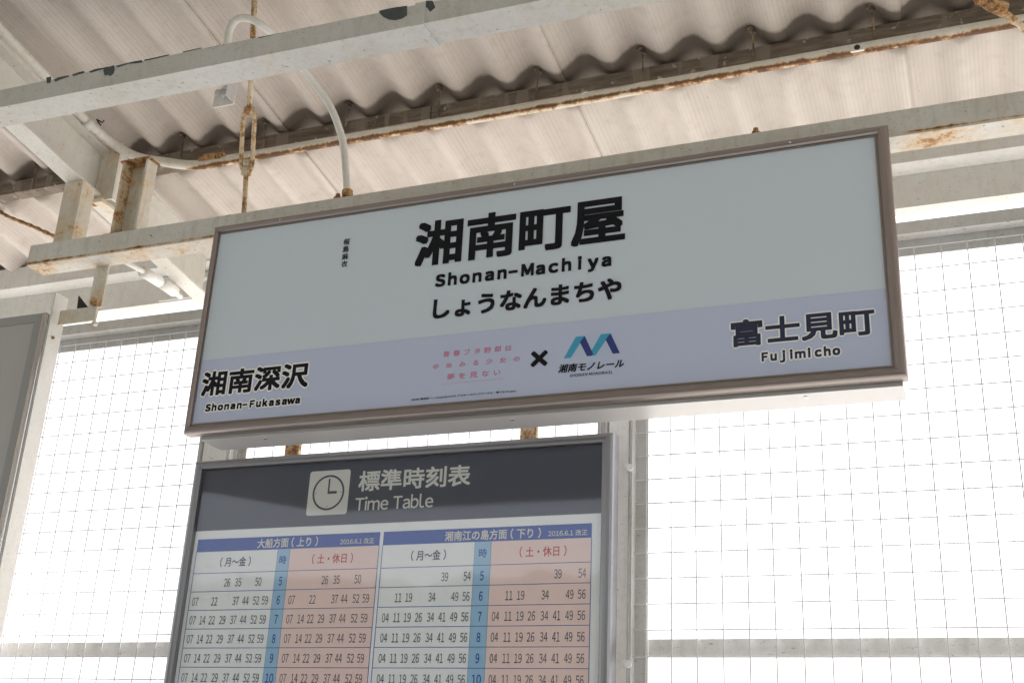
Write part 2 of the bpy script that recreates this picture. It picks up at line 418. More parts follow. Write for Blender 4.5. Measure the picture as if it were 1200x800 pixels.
def flake(px0, py0, pts, Y, name='paint_chip'):
    bm = bmnew(); vs = [at(px0+a, py0+b, Y) for a, b in pts]
    f = [bm.verts.new(v) for v in vs]; g = [bm.verts.new(v+Vector((0, .0006, 0))) for v in vs]
    bm.faces.new(f); bm.faces.new(g[::-1])
    for i in range(len(f)): bm.faces.new((f[i], f[i-1], g[i-1], g[i]))
    return done(bm, name, M['bare'], nb)
M['bare'] = mk_ground('bare_steel', (.10, .115, .12), (.06, .07, .072), 30)
flake(0, 0, [(444, 13), (452, 11), (462, 9), (470, 8), (477, 7), (477, 18), (471, 22), (463, 24), (455, 23), (449, 20), (445, 16)], 1.7212)
flake(0, 0, [(494, 4), (500, 1), (507, 1), (510, 9), (504, 14), (501, 10)], 1.7212)
flake(0, 0, [(121.5, 80), (124, 78.6), (129, 78.2), (133.5, 76.6), (134.3, 81), (133, 86.2), (129, 89.5), (126, 87.8), (122.6, 88.6), (121.2, 84)], 1.7212)
for pts in ([(63,93.5),(68,90.5),(80,88),(81,89.5),(70,93),(65,95.5)], [(84,87.3),(92,84.5),(98,83),(99,85),(92,87),(86,89)], [(104,83.6),(112,80.5),(122,79),(122,80.5),(113,82.8),(106,85)],
            [(135,77.2),(146,74.3),(158,71.5),(166,70.2),(167,73),(160,73.8),(150,74.6),(138,78.6)], [(168,70),(180,67.5),(198,63.5),(198,64.6),(182,68.4),(170,71)], [(214,60.3),(236,55.6),(236,56.5),(215,61.2)]): flake(0, 0, [(a, b+.4) for a, b in pts], 1.7212)
flake(0, 0, [(54, 91), (60, 90), (59, 97), (55, 98)], 1.7212)

# ------------------------------------------------------------------ sign support beam
sb = thing('sign_support_beam', 'rust-edged cream steel beam that the station name sign hangs from', 'beam', (-1, 2.12, 0))
bm = bmnew(); box(bm, (-2.212, 2.092, EYE+1.2325), (3.0, 2.153, EYE+1.2895)); done(bm, 'beam_body', M['beam'], sb, bevel=.004)
for (px, py) in ((391, 233.5), (886, 155)):
    c = at(px, py, 2.115); c.z = EYE+1.290
    bm = bmnew(); box(bm, (c.x-.028, 2.098, c.z), (c.x+.028, 2.135, c.z+.003)); done(bm, 'bolt_plate', M['rustonly'] if px > 500 else M['black'], sb)
    bm = bmnew(); nut(bm, (c.x+(.012 if px < 500 else 0), 2.112, c.z+.0032), (0, 0, 1), .0095, .009, 6); nut(bm, (c.x+(.012 if px < 500 else 0), 2.112, c.z+.0122), (0, 0, 1), .0055, .009, 8)
    done(bm, 'bolt', M['rustonly'], sb)

# ------------------------------------------------------------------ brackets at the beam end
hp = thing('hanger_plate', 'grey flat hanger plate rising from the left end of the sign beam', 'bracket', (-2.14, 2.12, EYE+1.29))
box_obj('plate', (-2.166, 2.118, EYE+1.2897), (-2.106, 2.126, EYE+1.479), M['cream'], hp)
bm = bmnew(); box(bm, (-2.118, 2.1265, EYE+1.30), (-2.106, 2.165, EYE+1.470)); done(bm, 'stiffener', M['cream'], hp, bevel=.001)
cl = thing('angle_cleat', 'cream angle cleat with rusty edges bolted beside the rafter web', 'bracket', (-2.1, 2.2, EYE+1.5))
box_obj('front_plate', (-2.138, 2.198, EYE+1.461), (-2.076, 2.205, EYE+1.632), M['cream'], cl)
box_obj('side_plate', (-2.083, 2.2055, EYE+1.461), (-2.077, 2.30, EYE+1.60), M['creamclean'], cl)
box_obj('foot_strip', (-2.176, 2.186, EYE+1.4495), (-2.128, 2.206, EYE+1.4600), M['rusty'], cl)
box_obj('foot_strip', (-2.1275, 2.186, EYE+1.4495), (-2.098, 2.302, EYE+1.4600), M['cream'], cl)
cp = thing('channel_stub', 'short upright channel with rusted rims standing on the sign beam', 'bracket', (-1.94, 2.14, EYE+1.29))
bm = bmnew(); box(bm, (-1.985, 2.150, EYE+1.303), (-1.905, 2.156, EYE+1.508)); done(bm, 'web', M['cream'], cp, bevel=.001)
bm = bmnew(); box(bm, (-1.985, 2.118, EYE+1.303), (-1.978, 2.1498, EYE+1.508)); done(bm, 'flange', M['rusty'], cp, bevel=.001)
bm = bmnew(); box(bm, (-1.912, 2.118, EYE+1.303), (-1.905, 2.1498, EYE+1.508)); done(bm, 'flange', M['cream'], cp, bevel=.001)
box_obj('base_plate', (-2.0, 2.112, EYE+1.2898), (-1.897, 2.16, EYE+1.3027), M['rustonly'], cp)
lb = thing('lower_bracket', 'small cream drop bracket with a rusted bolt under the sign beam end', 'bracket', (-2.0, 2.15, EYE+1.2))
box_obj('drop_bar', (-2.038, 2.148, EYE+1.118), (-1.997, 2.152, EYE+1.2322), M['cream'], lb)
box_obj('arm', (-2.118, 2.140, EYE+1.079), (-2.003, 2.147, EYE+1.117), M['cream'], lb)
box_obj('cap_plate', (-1.990, 2.114, EYE+1.5082), (-1.900, 2.160, EYE+1.5135), M['rustonly'], cp)
bm = bmnew(); c = at(113, 355, 2.147); nut(bm, c, (0, -1, 0), .011, .011, 7); done(bm, 'bolt', M['rustonly'], lb)
bm = bmnew(); c = at(113, 380, 2.147); nut(bm, c, (0, -1, 0), .006, .011, 7); done(bm, 'bolt', M['cream'], lb)
bm = bmnew()
vs = [at(90, 361, 2.16), at(103, 360, 2.16), at(92, 346, 2.16)]
f = [bm.verts.new(v) for v in vs]; g = [bm.verts.new(v+Vector((0, .003, 0))) for v in vs]
bm.faces.new(f); bm.faces.new(g[::-1]); [bm.faces.new((f[i], f[i-1], g[i-1], g[i])) for i in range(3)]
done(bm, 'gusset', M['black'], lb)

# ------------------------------------------------------------------ pipes and rods
cd = thing('conduit_pipe', 'cream painted conduit with rust underneath running along the purlin', 'pipe', (0, 2.25, EYE+1.55))
def onX(px, py, X):
    d = FW*FPX + RT*(px-600) - UP*(py-400); d = d*(X/d.x); d.z += EYE; return d
pth = [onX(-30, 2, -2.10), onX(0, 34, -2.10), onX(52, 88, -2.10), onX(103, 143, -2.10)]
pth = pth + [at(128, 165, 2.165), at(158, 183, 2.215), at(190, 189.5, 2.24), Vector((-1.84, 2.25, EYE+1.5525)), Vector((-1.6, 2.25, EYE+1.5525))]
fullp = smoothpath(pth, 8)
x = -1.5
while x < 3.2:
    fullp.append(Vector((x, 2.25+.0015*math.sin(x*5), EYE+1.5515+.0022*math.sin(x*3.1+1)))); x += .08
tube_obj('pipe', fullp, .0128, M['conduit'], cd, 16)
tube_obj('coupling', [at(236, 187.3, 2.248), at(262, 184.8, 2.25)], .0142, M['rustonly'], cd, 16)
c0 = onX(100, 141, -2.10); c1 = onX(107, 148, -2.10)
tube_obj('coupling', [c0, c1], .0150, M['creamclean'], cd, 16)
bm = bmnew(); tube(bm, [at(85, 153, 2.10), at(98, 147, 2.10)], .011, 8); tube(bm, [at(82, 150, 2.11), at(92, 150, 2.10), at(96, 140, 2.10)], .004, 6)
done(bm, 'pipe_clamp', M['creamclean'], cd, smooth=True)
bm = bmnew(); tube(bm, [at(113, 140, 2.10), at(120, 144, 2.11), at(122, 141, 2.11)], .002, 5); tube(bm, [at(114, 142, 2.1), at(118, 147, 2.1)], .002, 5)
done(bm, 'wire_tie', M['black'], cd)
c = at(1004.5, 56, 2.2358)
bm = bmnew(); box(bm, (c.x-.014, c.y-.001, c.z-.008), (c.x+.014, c.y+.005, c.z+.007)); done(bm, 'saddle_clip', M['creamclean'], cd, bevel=.002)
bm = bmnew(); nut(bm, (c.x, c.y-.0016, c.z), (0, 1, 0), .0065, .002, 14); done(bm, 'screw_hole', M['black'], cd)
c = at(590, 42, 2.2)

hp2 = thing('hoop_pipe', 'white painted pipe bent in a hoop over the cross beam', 'pipe', at(408, 230, 2.12))
pts = [at(407.5, 236, 2.12), at(405.5, 200, 2.12), at(401.5, 165, 2.11), at(388, 127, 2.08), at(368, 98, 2.04), at(346, 70, 1.98), at(325, 45, 1.92), at(308, 31, 1.88), at(293, 22.5, 1.86),
       at(279, 22.5, 1.85), at(270, 33, 1.85), at(266.5, 50, 1.855), at(264.5, 75, 1.86), at(263, 104, 1.865)]
tube_obj('pipe', smoothpath(pts, 6), .0088, M['creamclean'], hp2, 16)
bm = bmnew(); tube(bm, [at(407.5, 232, 2.12), at(407, 224, 2.12)], .013, 12); done(bm, 'foot_collar', M['rustonly'], hp2)
bm = bmnew(); a_, b_ = at(250, 127, 1.875), at(277, 103, 1.875)
box(bm, (a_.x, 1.872, a_.z), (b_.x, 1.876, b_.z)); done(bm, 'bracket_plate', M['creamclean'], hp2, bevel=.001)
bm = bmnew(); box(bm, (b_.x-.0015, 1.84, a_.z+.004), (b_.x+.002, 1.8718, b_.z)); done(bm, 'bracket_cheek', M['grey'], hp2)
bm = bmnew(); c = at(257, 110, 1.872); nut(bm, c, (0, -1, 0), .008, .008, 6); c = at(263, 113, 1.872); nut(bm, c, (0, -1, 0), .006, .012, 8); done(bm, 'bracket_bolt', M['grey'], hp2)

tr = thing('turnbuckle_rod', 'rusty yellowed tie rod with a turnbuckle dropping to the sign beam', 'tie rod', at(286, 252, 2.12))
A_, B_ = at(286, 252, 2.118), at(298.3, 0, 1.872)
def rp(t): return A_.lerp(B_, t)
def tpy(py):                                # parameter on the rod for a photo row
    lo, hi = -.3, 1.3
    for _ in range(40):
        mid = (lo+hi)/2; d = rp(mid)-Vector((0, 0, EYE)); y_ = 400-FPX*d.dot(UP)/d.dot(FW)
        if y_ > py: lo = mid
        else: hi = mid
    return lo
t1, t2 = tpy(199), tpy(133)
tube_obj('rod', [rp(0), rp(t1*.5), rp(t1)], .0062, M['rusty'], tr, 10)
tube_obj('rod', [rp(t2), rp(.7), rp(1.05)], .0066, M['rusty'], tr, 10)
ax = (B_-A_).normalized(); side = Vector((1, 0, 0)); side = (side-ax*side.dot(ax)).normalized()
P0, P1 = rp(t1-.012), rp(t2+.012)
for s in (-1, 1):
    off = side*.0155*s
    tube_obj('side_bar', smoothpath([P0+side*.004*s, P0+ax*.012+off*.9, P0+ax*.03+off, (P0+P1)/2+off, P1-ax*.03+off, P1-ax*.012+off*.9, P1+side*.004*s], 5), .0056, M['rusty'], tr, 8)
tube_obj('end_boss', [P0-ax*.008, P0+ax*.014], .0125, M['rusty'], tr, 8)
tube_obj('end_boss', [P1-ax*.014, P1+ax*.010], .0125, M['rusty'], tr, 8)
tube_obj('threaded_end', [P0+ax*.012, P0+ax*.030], .0088, M['cream'], tr, 10)

br = thing('brace_rod', 'thin flaking rusty brace rod under the roof at the far left', 'brace rod', at(30, 262, 2.35))
p = [at(-60, 222, 2.6), at(-10, 243, 2.48), at(10, 254, 2.44), at(35, 264, 2.39), at(64, 277, 2.33)]
tube_obj('rod', smoothpath(p, 6), lambda t: .0055+.0016*math.sin(t*70), M['rustonly'], br, 8)
br2 = thing('brace_rod', 'rusty brace rod with a clamp at the top right corner of the roof', 'brace rod', at(1170, 12, 2.1))
p = [at(1130, -22, 2.02), at(1150, -2, 2.05), at(1170, 10, 2.08), at(1200, 33, 2.13), at(1240, 62, 2.2)]
tube_obj('rod', smoothpath(p, 6), lambda t: .0072+.001*math.sin(t*60), M['rusty'], br2, 10)
bm = bmnew(); tube(bm, [at(1146, -6, 2.04), at(1160, 6, 2.06), at(1178, 12, 2.075)], lambda t: .013+.003*math.sin(t*7), 9)
tube(bm, [at(1150, -14, 2.03), at(1150, 5, 2.05)], .012, 7); done(bm, 'rod_clamp', M['rustonly'], br2, smooth=True)

wc = thing('white_conduit', 'short white conduit with a thick coupling below the sign beam', 'pipe', at(180, 325, 2.5))
tube_obj('pipe', [at(140, 303, 2.34), at(168, 318, 2.44), at(212, 348, 2.66)], .0075, M['creamclean'], wc, 10)
tube_obj('coupling', [at(167, 318, 2.44), at(187, 330, 2.53)], .0165, M['creamclean'], wc, 12)
tube_obj('coupling', [at(189, 331, 2.54), at(204, 341, 2.62)], .0175, M['creamclean'], wc, 12)

# ------------------------------------------------------------------ lettering engine (flat print)
_g = {}
def glyph(ch):
    if ch not in _g:
        cu = bpy.data.curves.new('t', 'FONT'); cu.body = ch; cu.size = 1; cu.resolution_u = 3
        o = bpy.data.objects.new('t', cu); COL.objects.link(o)
        me = bpy.data.meshes.new_from_object(o.evaluated_get(bpy.context.evaluated_depsgraph_get()))
        vs = [(v.co.x, v.co.y) for v in me.vertices]; fs = [tuple(f.vertices) for f in me.polygons]
        bpy.data.objects.remove(o); bpy.data.meshes.remove(me); bpy.data.curves.remove(cu)
        _g[ch] = (vs, fs)
    return _g[ch]
def fullwidth(s): return ''.join(chr(ord(c)+0xFEE0) if '!' <= c <= '~' else c for c in s)
def layout(s, mode, adv=1.0, gap=.07):
    """list of (glyph, dx); mode 'mono': em cells; 'prop': ink boxes with a gap"""
    out = []; x = 0
    for ch in s:
        if ch in ' \u3000': x += (.30 if mode == 'prop' else adv*(.5 if ch == ' ' else 1)); continue
        vs, fs = glyph(ch)
        if not vs: x += adv; continue
        if mode == 'mono':
            if 0xFF01 <= ord(ch) <= 0xFF5E:         # centre latin ink in its cell
                a = min(v[0] for v in vs); b = max(v[0] for v in vs); out.append((ch, x+adv/2-(a+b)/2))
            else: out.append((ch, x))
            x += adv
        else:
            a = min(v[0] for v in vs); b = max(v[0] for v in vs)
            out.append((ch, x-a)); x += (b-a)+gap
    return out
CAP = {}
def capheight():
    if 'h' not in CAP:
        vs = glyph('\uff28')[0]; CAP['b'] = min(v[1] for v in vs); CAP['h'] = max(v[1] for v in vs)-CAP['b']
    return CAP['b'], CAP['h']
def text_data(items, Y, rect, fit='ink', slant=0):
    """rect=(x0,x1,z0,z1) metres in the plane. fit 'ink': ink box fills rect; 'cap': z0 baseline, z1 cap top"""
    vs, fs = [], []
    for ch, dx in items:
        v, f = glyph(ch); n = len(vs)
        vs += [(a+dx, b) for a, b in v]; fs += [tuple(i+n for i in q) for q in f]
    if slant: vs = [(a+slant*b, b) for a, b in vs]
    ax0 = min(v[0] for v in vs); ax1 = max(v[0] for v in vs)
    if fit == 'ink': az0 = min(v[1] for v in vs); az1 = max(v[1] for v in vs)
    else: az0, h = capheight(); az1 = az0+h
    x0, x1, z0, z1 = rect
    sx = (x1-x0)/(ax1-ax0); sz = (z1-z0)/(az1-az0)
    return [(x0+(a-ax0)*sx, z0+(b-az0)*sz) for a, b in vs], fs
class Print:
    """collects flat printed shapes on a plane at depth Y into one mesh"""
    def __init__(s, Y): s.Y = Y; s.v = []; s.f = []; s.k = 0
    def add(s, vs, fs, bx=0, bz=0, ring=False, n=12):
        offs = [(0, 0)]
        if bx or bz:
            if ring: offs += [(bx*math.cos(2*math.pi*i/n), bz*math.sin(2*math.pi*i/n)) for i in range(n)]
            else: offs += [(a*bx, b*bz) for a in (-1, 0, 1) for b in (-1, 0, 1) if a or b]
        for i, (ox, oz) in enumerate(offs):
            n0 = len(s.v); y = s.Y - i*6e-6
            s.v += [(a+ox, y, b+oz) for a, b in vs]; s.f += [tuple(j+n0 for j in q) for q in fs]
    def poly(s, pts, lift=0):
        n0 = len(s.v); s.v += [(a, s.Y-lift, b) for a, b in pts]; s.f.append(tuple(range(n0, n0+len(pts))))
    def rect(s, x0, x1, z0, z1, lift=0): s.poly([(x0, z0), (x1, z0), (x1, z1), (x0, z1)], lift)
    def build(s, name, mat, parent, label=None):
        me = bpy.data.meshes.new(name); me.from_pydata(s.v, [], s.f); me.update()
        return link(name, me, mat, parent, label=label, kind='stuff' if name in ('minute_figures', 'hour_figures', 'ruled_lines', 'clock_face') else None)

def frame(parent, x0, x1, z0, z1, Yb, prof, wl, wr, wb, wt, mat, name='frame_bar'):
    """four mitred bars; prof = [(w 0..1 inward, d forward)]"""
    sides = {'b': ((x0, z0), (x1, z0)), 'r': ((x1, z0), (x1, z1)), 't': ((x1, z1), (x0, z1)), 'l': ((x0, z1), (x0, z0))}
    for k, (a, b) in sides.items():
        bm = bmnew(); rows = []
        for c in (a, b):
            sx = 1 if c[0] == x0 else -1; sz = 1 if c[1] == z0 else -1
            wx = wl if c[0] == x0 else wr; wz = wb if c[1] == z0 else wt
            rows.append([bm.verts.new((c[0]+sx*wx*w_, Yb-d_, c[1]+sz*wz*w_)) for w_, d_ in prof])
        n = len(prof)
        for i in range(n):
            j = (i+1) % n; bm.faces.new((rows[0][i], rows[0][j], rows[1][j], rows[1][i]))
        bm.faces.new(rows[0][::-1]); bm.faces.new(rows[1])
        done(bm, name, mat, parent, smooth=False)

# ------------------------------------------------------------------ station name sign
YS = 2.04
def S(x): return x*YS
def Z(z): return z*YS+EYE
sg = thing('station_sign', 'wide station name sign lettered Shonan-Machiya with a lilac band along its foot', 'sign', (S(-.415), YS, Z(.36)))
sx0, sx1, sz0, sz1 = S(-.7838), S(-.0478), Z(.3550), Z(.6015)
prof = [(0, -.020), (0, .002), (.06, .006), (.16, .0085), (.30, .0100), (.50, .0095), (.66, .0075), (.80, .004), (.84, .0015), (.88, .0015), (.90, .003), (1, .003), (1, -.004), (1, -.020)]
M['signframe'] = plain('sign_frame_metal', (.31, .27, .25), .36, .88)
frame(sg, sx0, sx1, sz0, sz1, YS, prof, .015, .026, .024, .019, M['signframe'])
box_obj('light_box', (S(-.7705), YS+.021, Z(.3515)), (S(-.053), YS+.100, Z(.598)), M['alubox'], sg, .0015)
fx0, fx1, fz0, fz1 = sx0+.012, sx1-.022, sz0+.018, sz1-.015
box_obj('face_panel', (fx0, YS+.0003, fz0), (fx1, YS+.006, fz1), M['face'], sg, 0)
pr = Print(YS-.0001); pr.rect(fx0, fx1, fz0, Z(.4393)); pr.build('colour_band', M['band'], sg)
for (qx, qz) in ((.12, 0), (.5, 0), (.88, 0), (.12, 1), (.5, 1), (.88, 1)):
    bm = bmnew(); xx = sx0+(sx1-sx0)*qx; nut(bm, (xx, YS+.040, Z(.3515)+.0003), (0, 0, -1), .004, .002, 10) if qz == 0 else nut(bm, (xx, YS-.0095, sz1-.0095), (0, -1, 0), .0022, .0012, 10)
    done(bm, 'screw', M['silver'], sg)
YP = YS-.0004
def put(txt, rect, mat, mode='mono', adv=1.0, gap=.07, bx=0, bz=None, fit='ink', slant=0, halo=0, name='lettering', halom='halo', fw=False):
    if fw: txt = fullwidth(txt).replace('\uff0d', '\u2212')
    it = layout(txt, mode, adv, gap); x0, x1, z0, z1 = rect
    r = (S(x0)+bx, S(x1)-bx, Z(z0)+bx, Z(z1)-bx)
    vs, fs = text_data(it, YP, r, fit, slant)
    if bz is None: bz = bx
    if halo:
        h = Print(YP); h.add(vs, fs, bx+halo, bz+halo, ring=True, n=14); h.build('lettering_outline', M[halom], sg)
    p = Print(YP-.0003); p.add(vs, fs, bx, bz); return p.build(name, mat, sg)
put('湘南町屋', (-.5270, -.2985, .5185, .5705), M['ink'], bx=.0033)
put('Shonan-Machiya', (-.5005, -.3120, .4932, .5070), M['ink'], adv=.80, bx=.0017, fit='cap', fw=True)
put('しょうなんまちや', (-.5005, -.3015, .4575, .4800), M['ink'], bx=.0017)
put('湘南深沢', (-.7715, -.6385, .3970, .4250), M['ink'], bx=.0019, halo=.0036)
put('Shonan-Fukasawa', (-.7625, -.6455, .3795, .3878), M['ink'], adv=.80, bx=.0012, fit='cap', fw=True, halo=.0030)
put('富士見町', (-.1975, -.0715, .3968, .4232), M['navyink'], bx=.0018, halo=.0028)
put('Fujimicho', (-.1705, -.1022, .3808, .3895), M['navyink'], adv=.80, bx=.0011, fit='cap', fw=True, halo=.0028)
put('×', (-.3915, -.3742, .3958, .4122), M['ink'], bx=.0012, name='cross_mark')
put('湘南モノレール', (-.3630, -.2980, .3872, .3958), M['ink'], bx=.0005, slant=.22)
put('SHONAN MONORAIL', (-.3515, -.3090, .3822, .3850), M['ink'], mode='prop', gap=.17, bx=.0001, fit='cap', slant=.2, fw=True)
put('青春ブタ野郎は', (-.4855, -.4118, .4150, .4215), M['pink'], adv=1.4, bx=.00018)
put('ゆめみる少女の', (-.4955, -.4030, .4030, .4090), M['pink'], adv=1.9, bx=.00018)
put('夢を見ない', (-.4795, -.4225, .3905, .3970), M['pink'], adv=1.4, bx=.00018)
pr = Print(YP); pr.rect(S(-.4855), S(-.4180), Z(.38665), Z(.38690)); pr.build('thin_line', M['pink'], sg)
put('©2018 鴨志田 一／KADOKAWA アスキー・メディアワークス／青ブタ Project', (-.5170, -.4052, .3717, .3742), M['ink'], mode='prop', gap=.08, bx=.00010)
YPv = YP
for i, ch in enumerate('桜島麻衣'):         # vertical line of four characters
    zt = .5640-i*.0088
    put(ch, (-.6140+i*.0000, -.6065, zt-.0076, zt), M['ink'], bx=.0003)
# railway emblem: four slanting strokes
lx0, lx1, lz0, lz1 = S(-.3580), S(-.3022), Z(.4018), Z(.4228)
def lg(name, mat, pts, lift):
    p = Print(YP-lift); p.poly([(lx0+(lx1-lx0)*u, lz0+(lz1-lz0)*v) for u, v in pts]); p.build(name, mat, sg)
lg('emblem_stroke', M['cyan'], [(0, 0), (.13, 0), (.37, 1), (.21, 1)], 0)
lg('emblem_stroke', M['cyan'], [(.44, 0), (.57, 0), (.83, 1), (.66, 1)], .00012)
lg('emblem_stroke', M['navy'], [(.37, 1), (.285, .72), (.42, 0), (.50, 0), (.53, .08)], .00024)
lg('emblem_stroke', M['navy'], [(.83, 1), (.745, .72), (.875, 0), (1, 0)], .00024)

# ------------------------------------------------------------------ timetable board
YT = 2.20
def T(x): return x*YT
def Q(z): return z*YT+EYE
tb = thing('timetable_board', 'glazed train timetable board with dark header and clock symbol below the name sign', 'timetable', (T(-.53), YT, Q(0)))
tx0, tx1, tz0, tz1 = T(-.7636), T(-.3062), Q(-.19), Q(.3245)
prof2 = [(0, -.030), (0, .0), (.08, .005), (.25, .009), (.5, .0105), (.75, .009), (.92, .006), (1, .0055), (1, -.004), (1, -.030)]
M['ttframe'] = plain('timetable_frame_metal', (.27, .265, .28), .30, .85)
frame(tb, tx0, tx1, tz0, tz1, YT, prof2, .0215, .024, .022, .0205, M['ttframe'])
box_obj('back_board', (tx0+.006, YT+.012, tz0+.006), (tx1-.006, YT+.0285, tz1-.006), M['board2'], tb, 0)
gx0, gx1, gz0, gz1 = tx0+.018, tx1-.020, tz0+.018, tz1-.017
box_obj('printed_sheet', (gx0, YT+.006, gz0), (gx1, YT+.0112, gz1), M['ttwhite'], tb, 0)
k = (YT+.006)/YT                            # prints sit 6 mm behind the frame plane
def TX(x): return T(x)*k
def QZ(z): return (Q(z)-EYE)*k+EYE
Y2 = YT+.0057
pr = Print(Y2); pr.rect(gx0, gx1, QZ(.2500), gz1); pr.build('header_panel', M['ttdark'], tb)
ROWS = [.2065-.0183*i for i in range(20)]
tabs = [(-.7475, -.6510, -.6370, -.5388), (-.5350, -.4392, -.4228, -.3262)]
for (a, b, c, d) in tabs:
    pr = Print(Y2); pr.rect(TX(a), TX(d), QZ(.2283), QZ(.2413)); pr.build('table_heading', M['ttblue'], tb)
    pr = Print(Y2); pr.rect(TX(b), TX(c), QZ(ROWS[-1]), QZ(.2282)); pr.build('hour_column', M['tthour'], tb)
    pr = Print(Y2); pr.rect(TX(c), TX(d), QZ(ROWS[-1]), QZ(.2282)); pr.build('weekend_column', M['ttpink'], tb)
    pr = Print(Y2-.0002)
    for z in ROWS: pr.rect(TX(a), TX(d), QZ(z)-.0006, QZ(z)+.0006)
    for x in (a, d): pr.rect(TX(x)-.0007, TX(x)+.0007, QZ(ROWS[-1]), QZ(.2283), .00002)
    for x in (b, c): pr.rect(TX(x)-.0003, TX(x)+.0003, QZ(ROWS[-1]), QZ(.2283), .00002)
    pr.build('ruled_lines', M['ttblue'], tb)
def tput(txt, rect, mat, mode='mono', adv=1.0, gap=.07, bx=0, fit='ink', slant=0, fw=False, P=None):
    if fw: txt = fullwidth(txt)
    it = layout(txt, mode, adv, gap); x0, x1, z0, z1 = rect
    vs, fs = text_data(it, 0, (TX(x0)+bx, TX(x1)-bx, QZ(z0)+bx, QZ(z1)-bx), fit, slant)
    p = P or Print(Y2-.0003); p.add(vs, fs, bx, bx)
    if P is None: p.build('lettering', mat, tb)
tput('標準時刻表', (-.5675, -.4478, .2822, .3030), M['ttletter'], bx=.0010)
tput('Time Table', (-.5690, -.4850, .2632, .2758), M['ttletter'], mode='prop', gap=.075, bx=.0004, fit='cap', fw=True)
tput('大船方面（上り）', (-.6755, -.6065, .2298, .2396), M['ttletter'], bx=.0005)
tput('湘南江の島方面（下り）', (-.4702, -.3745, .2297, .2393), M['ttletter'], bx=.0005)
for xa, xb in ((-.5817, -.5447), (-.3676, -.3301)): tput('2016.6.1\u3000改正', (xa, xb, .2305, .2360), M['ttletter'], mode='prop', gap=.09, fw=True, bx=.0002)
for xa in (-.7170, -.5040): tput('（月～金）', (xa, xa+.0360, .2125, .2222), M['ttdigit'], bx=.0003)
for xa in (-.6110, -.3945): tput('（土・休日）', (xa, xa+.0450, .2125, .2222), M['red'], bx=.0003)
for xa in (-.6480, -.4348): tput('時', (xa, xa+.0080, .2135, .2218), M['ttblue'], bx=.0003)
# minutes
SA = [-.7405, -.7287, -.7178, -.7055, -.6928, -.6814, -.6693, -.6591]
SB = [-.6290, -.6165, -.6060, -.5944, -.5816, -.5713, -.5586, -.5481]
SCc = [-.5257, -.5141, -.5032, -.4917, -.4794, -.4678, -.4563, -.4451]
SD = [-.4151, -.4030, -.3917, -.3807, -.3684, -.3570, -.3454, -.3342]
up = '07 14 22 29 37 44 52 59'.split(); dn = '04 11 19 26 34 41 49 56'.split()
r5u = {3: '26', 4: '35', 6: '50'}; r6u = {0: '07', 2: '22', 4: '37', 5: '44', 6: '52', 7: '59'}
r5d = {5: '39', 7: '54'}; r6d = {1: '11', 2: '19', 4: '34', 6: '49', 7: '56'}
for slots, full, five, six in ((SA, up, r5u, r6u), (SB, up, r5u, r6u), (SCc, dn, r5d, r6d), (SD, dn, r5d, r6d)):
    P = Print(Y2-.0003)
    for ri in range(6):
        zc = .2065-.0183*(ri+.5)-.0006
        row = five if ri == 0 else six if ri == 1 else dict(enumerate(full))
        for s_, tk in row.items():
            tput(tk, (slots[s_]-.0035, slots[s_]+.0035, zc-.0041, zc+.0041), None, mode='prop', gap=.10, fw=True, bx=.00005, P=P)
    P.build('minute_figures', M['ttdigit'], tb)
for xc in (-.6440, -.4305):
    P = Print(Y2-.0003)
    for ri, h in enumerate(('5', '6', '7', '8', '9', '10')):
        zc = .2065-.0183*(ri+.5)-.0006; hw = .0018 if len(h) == 1 else .0045
        tput(h, (xc-hw, xc+hw, zc-.0043, zc+.0043), None, mode='prop', gap=.10, fw=True, bx=.0003, P=P)
    P.build('hour_figures', M['ttblue'], tb)
# clock symbol
ck = Print(Y2-.0003); cx0, cx1, cz0, cz1 = TX(-.6235), TX(-.5776), QZ(.2605), QZ(.3056); r_ = .006
pts = []
for (cx, cz, a0) in ((cx1-r_, cz1-r_, 0), (cx0+r_, cz1-r_, 90), (cx0+r_, cz0+r_, 180), (cx1-r_, cz0+r_, 270)):
    pts += [(cx+r_*math.cos(math.radians(a0+a)), cz+r_*math.sin(math.radians(a0+a))) for a in (0, 30, 60, 90)]
ck.poly(pts); cko = ck.build('clock_symbol', M['ttletter'], tb)
mx, mz, R = (cx0+cx1)/2, (cz0+cz1)/2, .0395
cm = Print(Y2-.0005)
for i in range(40):
    a, b = 2*math.pi*i/40, 2*math.pi*(i+1)/40
    cm.poly([(mx+R*math.cos(a), mz+R*math.sin(a)), (mx+R*math.cos(b), mz+R*math.sin(b)), (mx+(R-.0045)*math.cos(b), mz+(R-.0045)*math.sin(b)), (mx+(R-.0045)*math.cos(a), mz+(R-.0045)*math.sin(a))])
for a in (90, 180, 270, 0):
    c_, s_ = math.cos(math.radians(a)), math.sin(math.radians(a))
    if a != 90: cm.rect(mx+c_*.031-.001, mx+c_*.031+.001, mz+s_*.031-.001, mz+s_*.031+.001)
cm.rect(mx-.002, mx+.002, mz-.003, mz+.031); cm.rect(mx+.0021, mx+.021, mz-.003, mz+.0028)
cmo = cm.build('clock_face', M['ttdark'], tb); 
box_obj('clear_cover', (gx0, YT+.0005, gz0), (gx1, YT+.0025, gz1), M['glass'], tb, 0)
for xa, xb in ((-.6655, -.6490), (-.4045, -.3880)):
    box_obj('mounting_strip', (T(xa), YT+.0287, Q(-.19)), (T(xb), YT+.040, Q(.372)), M['rusty'], tb, .001)

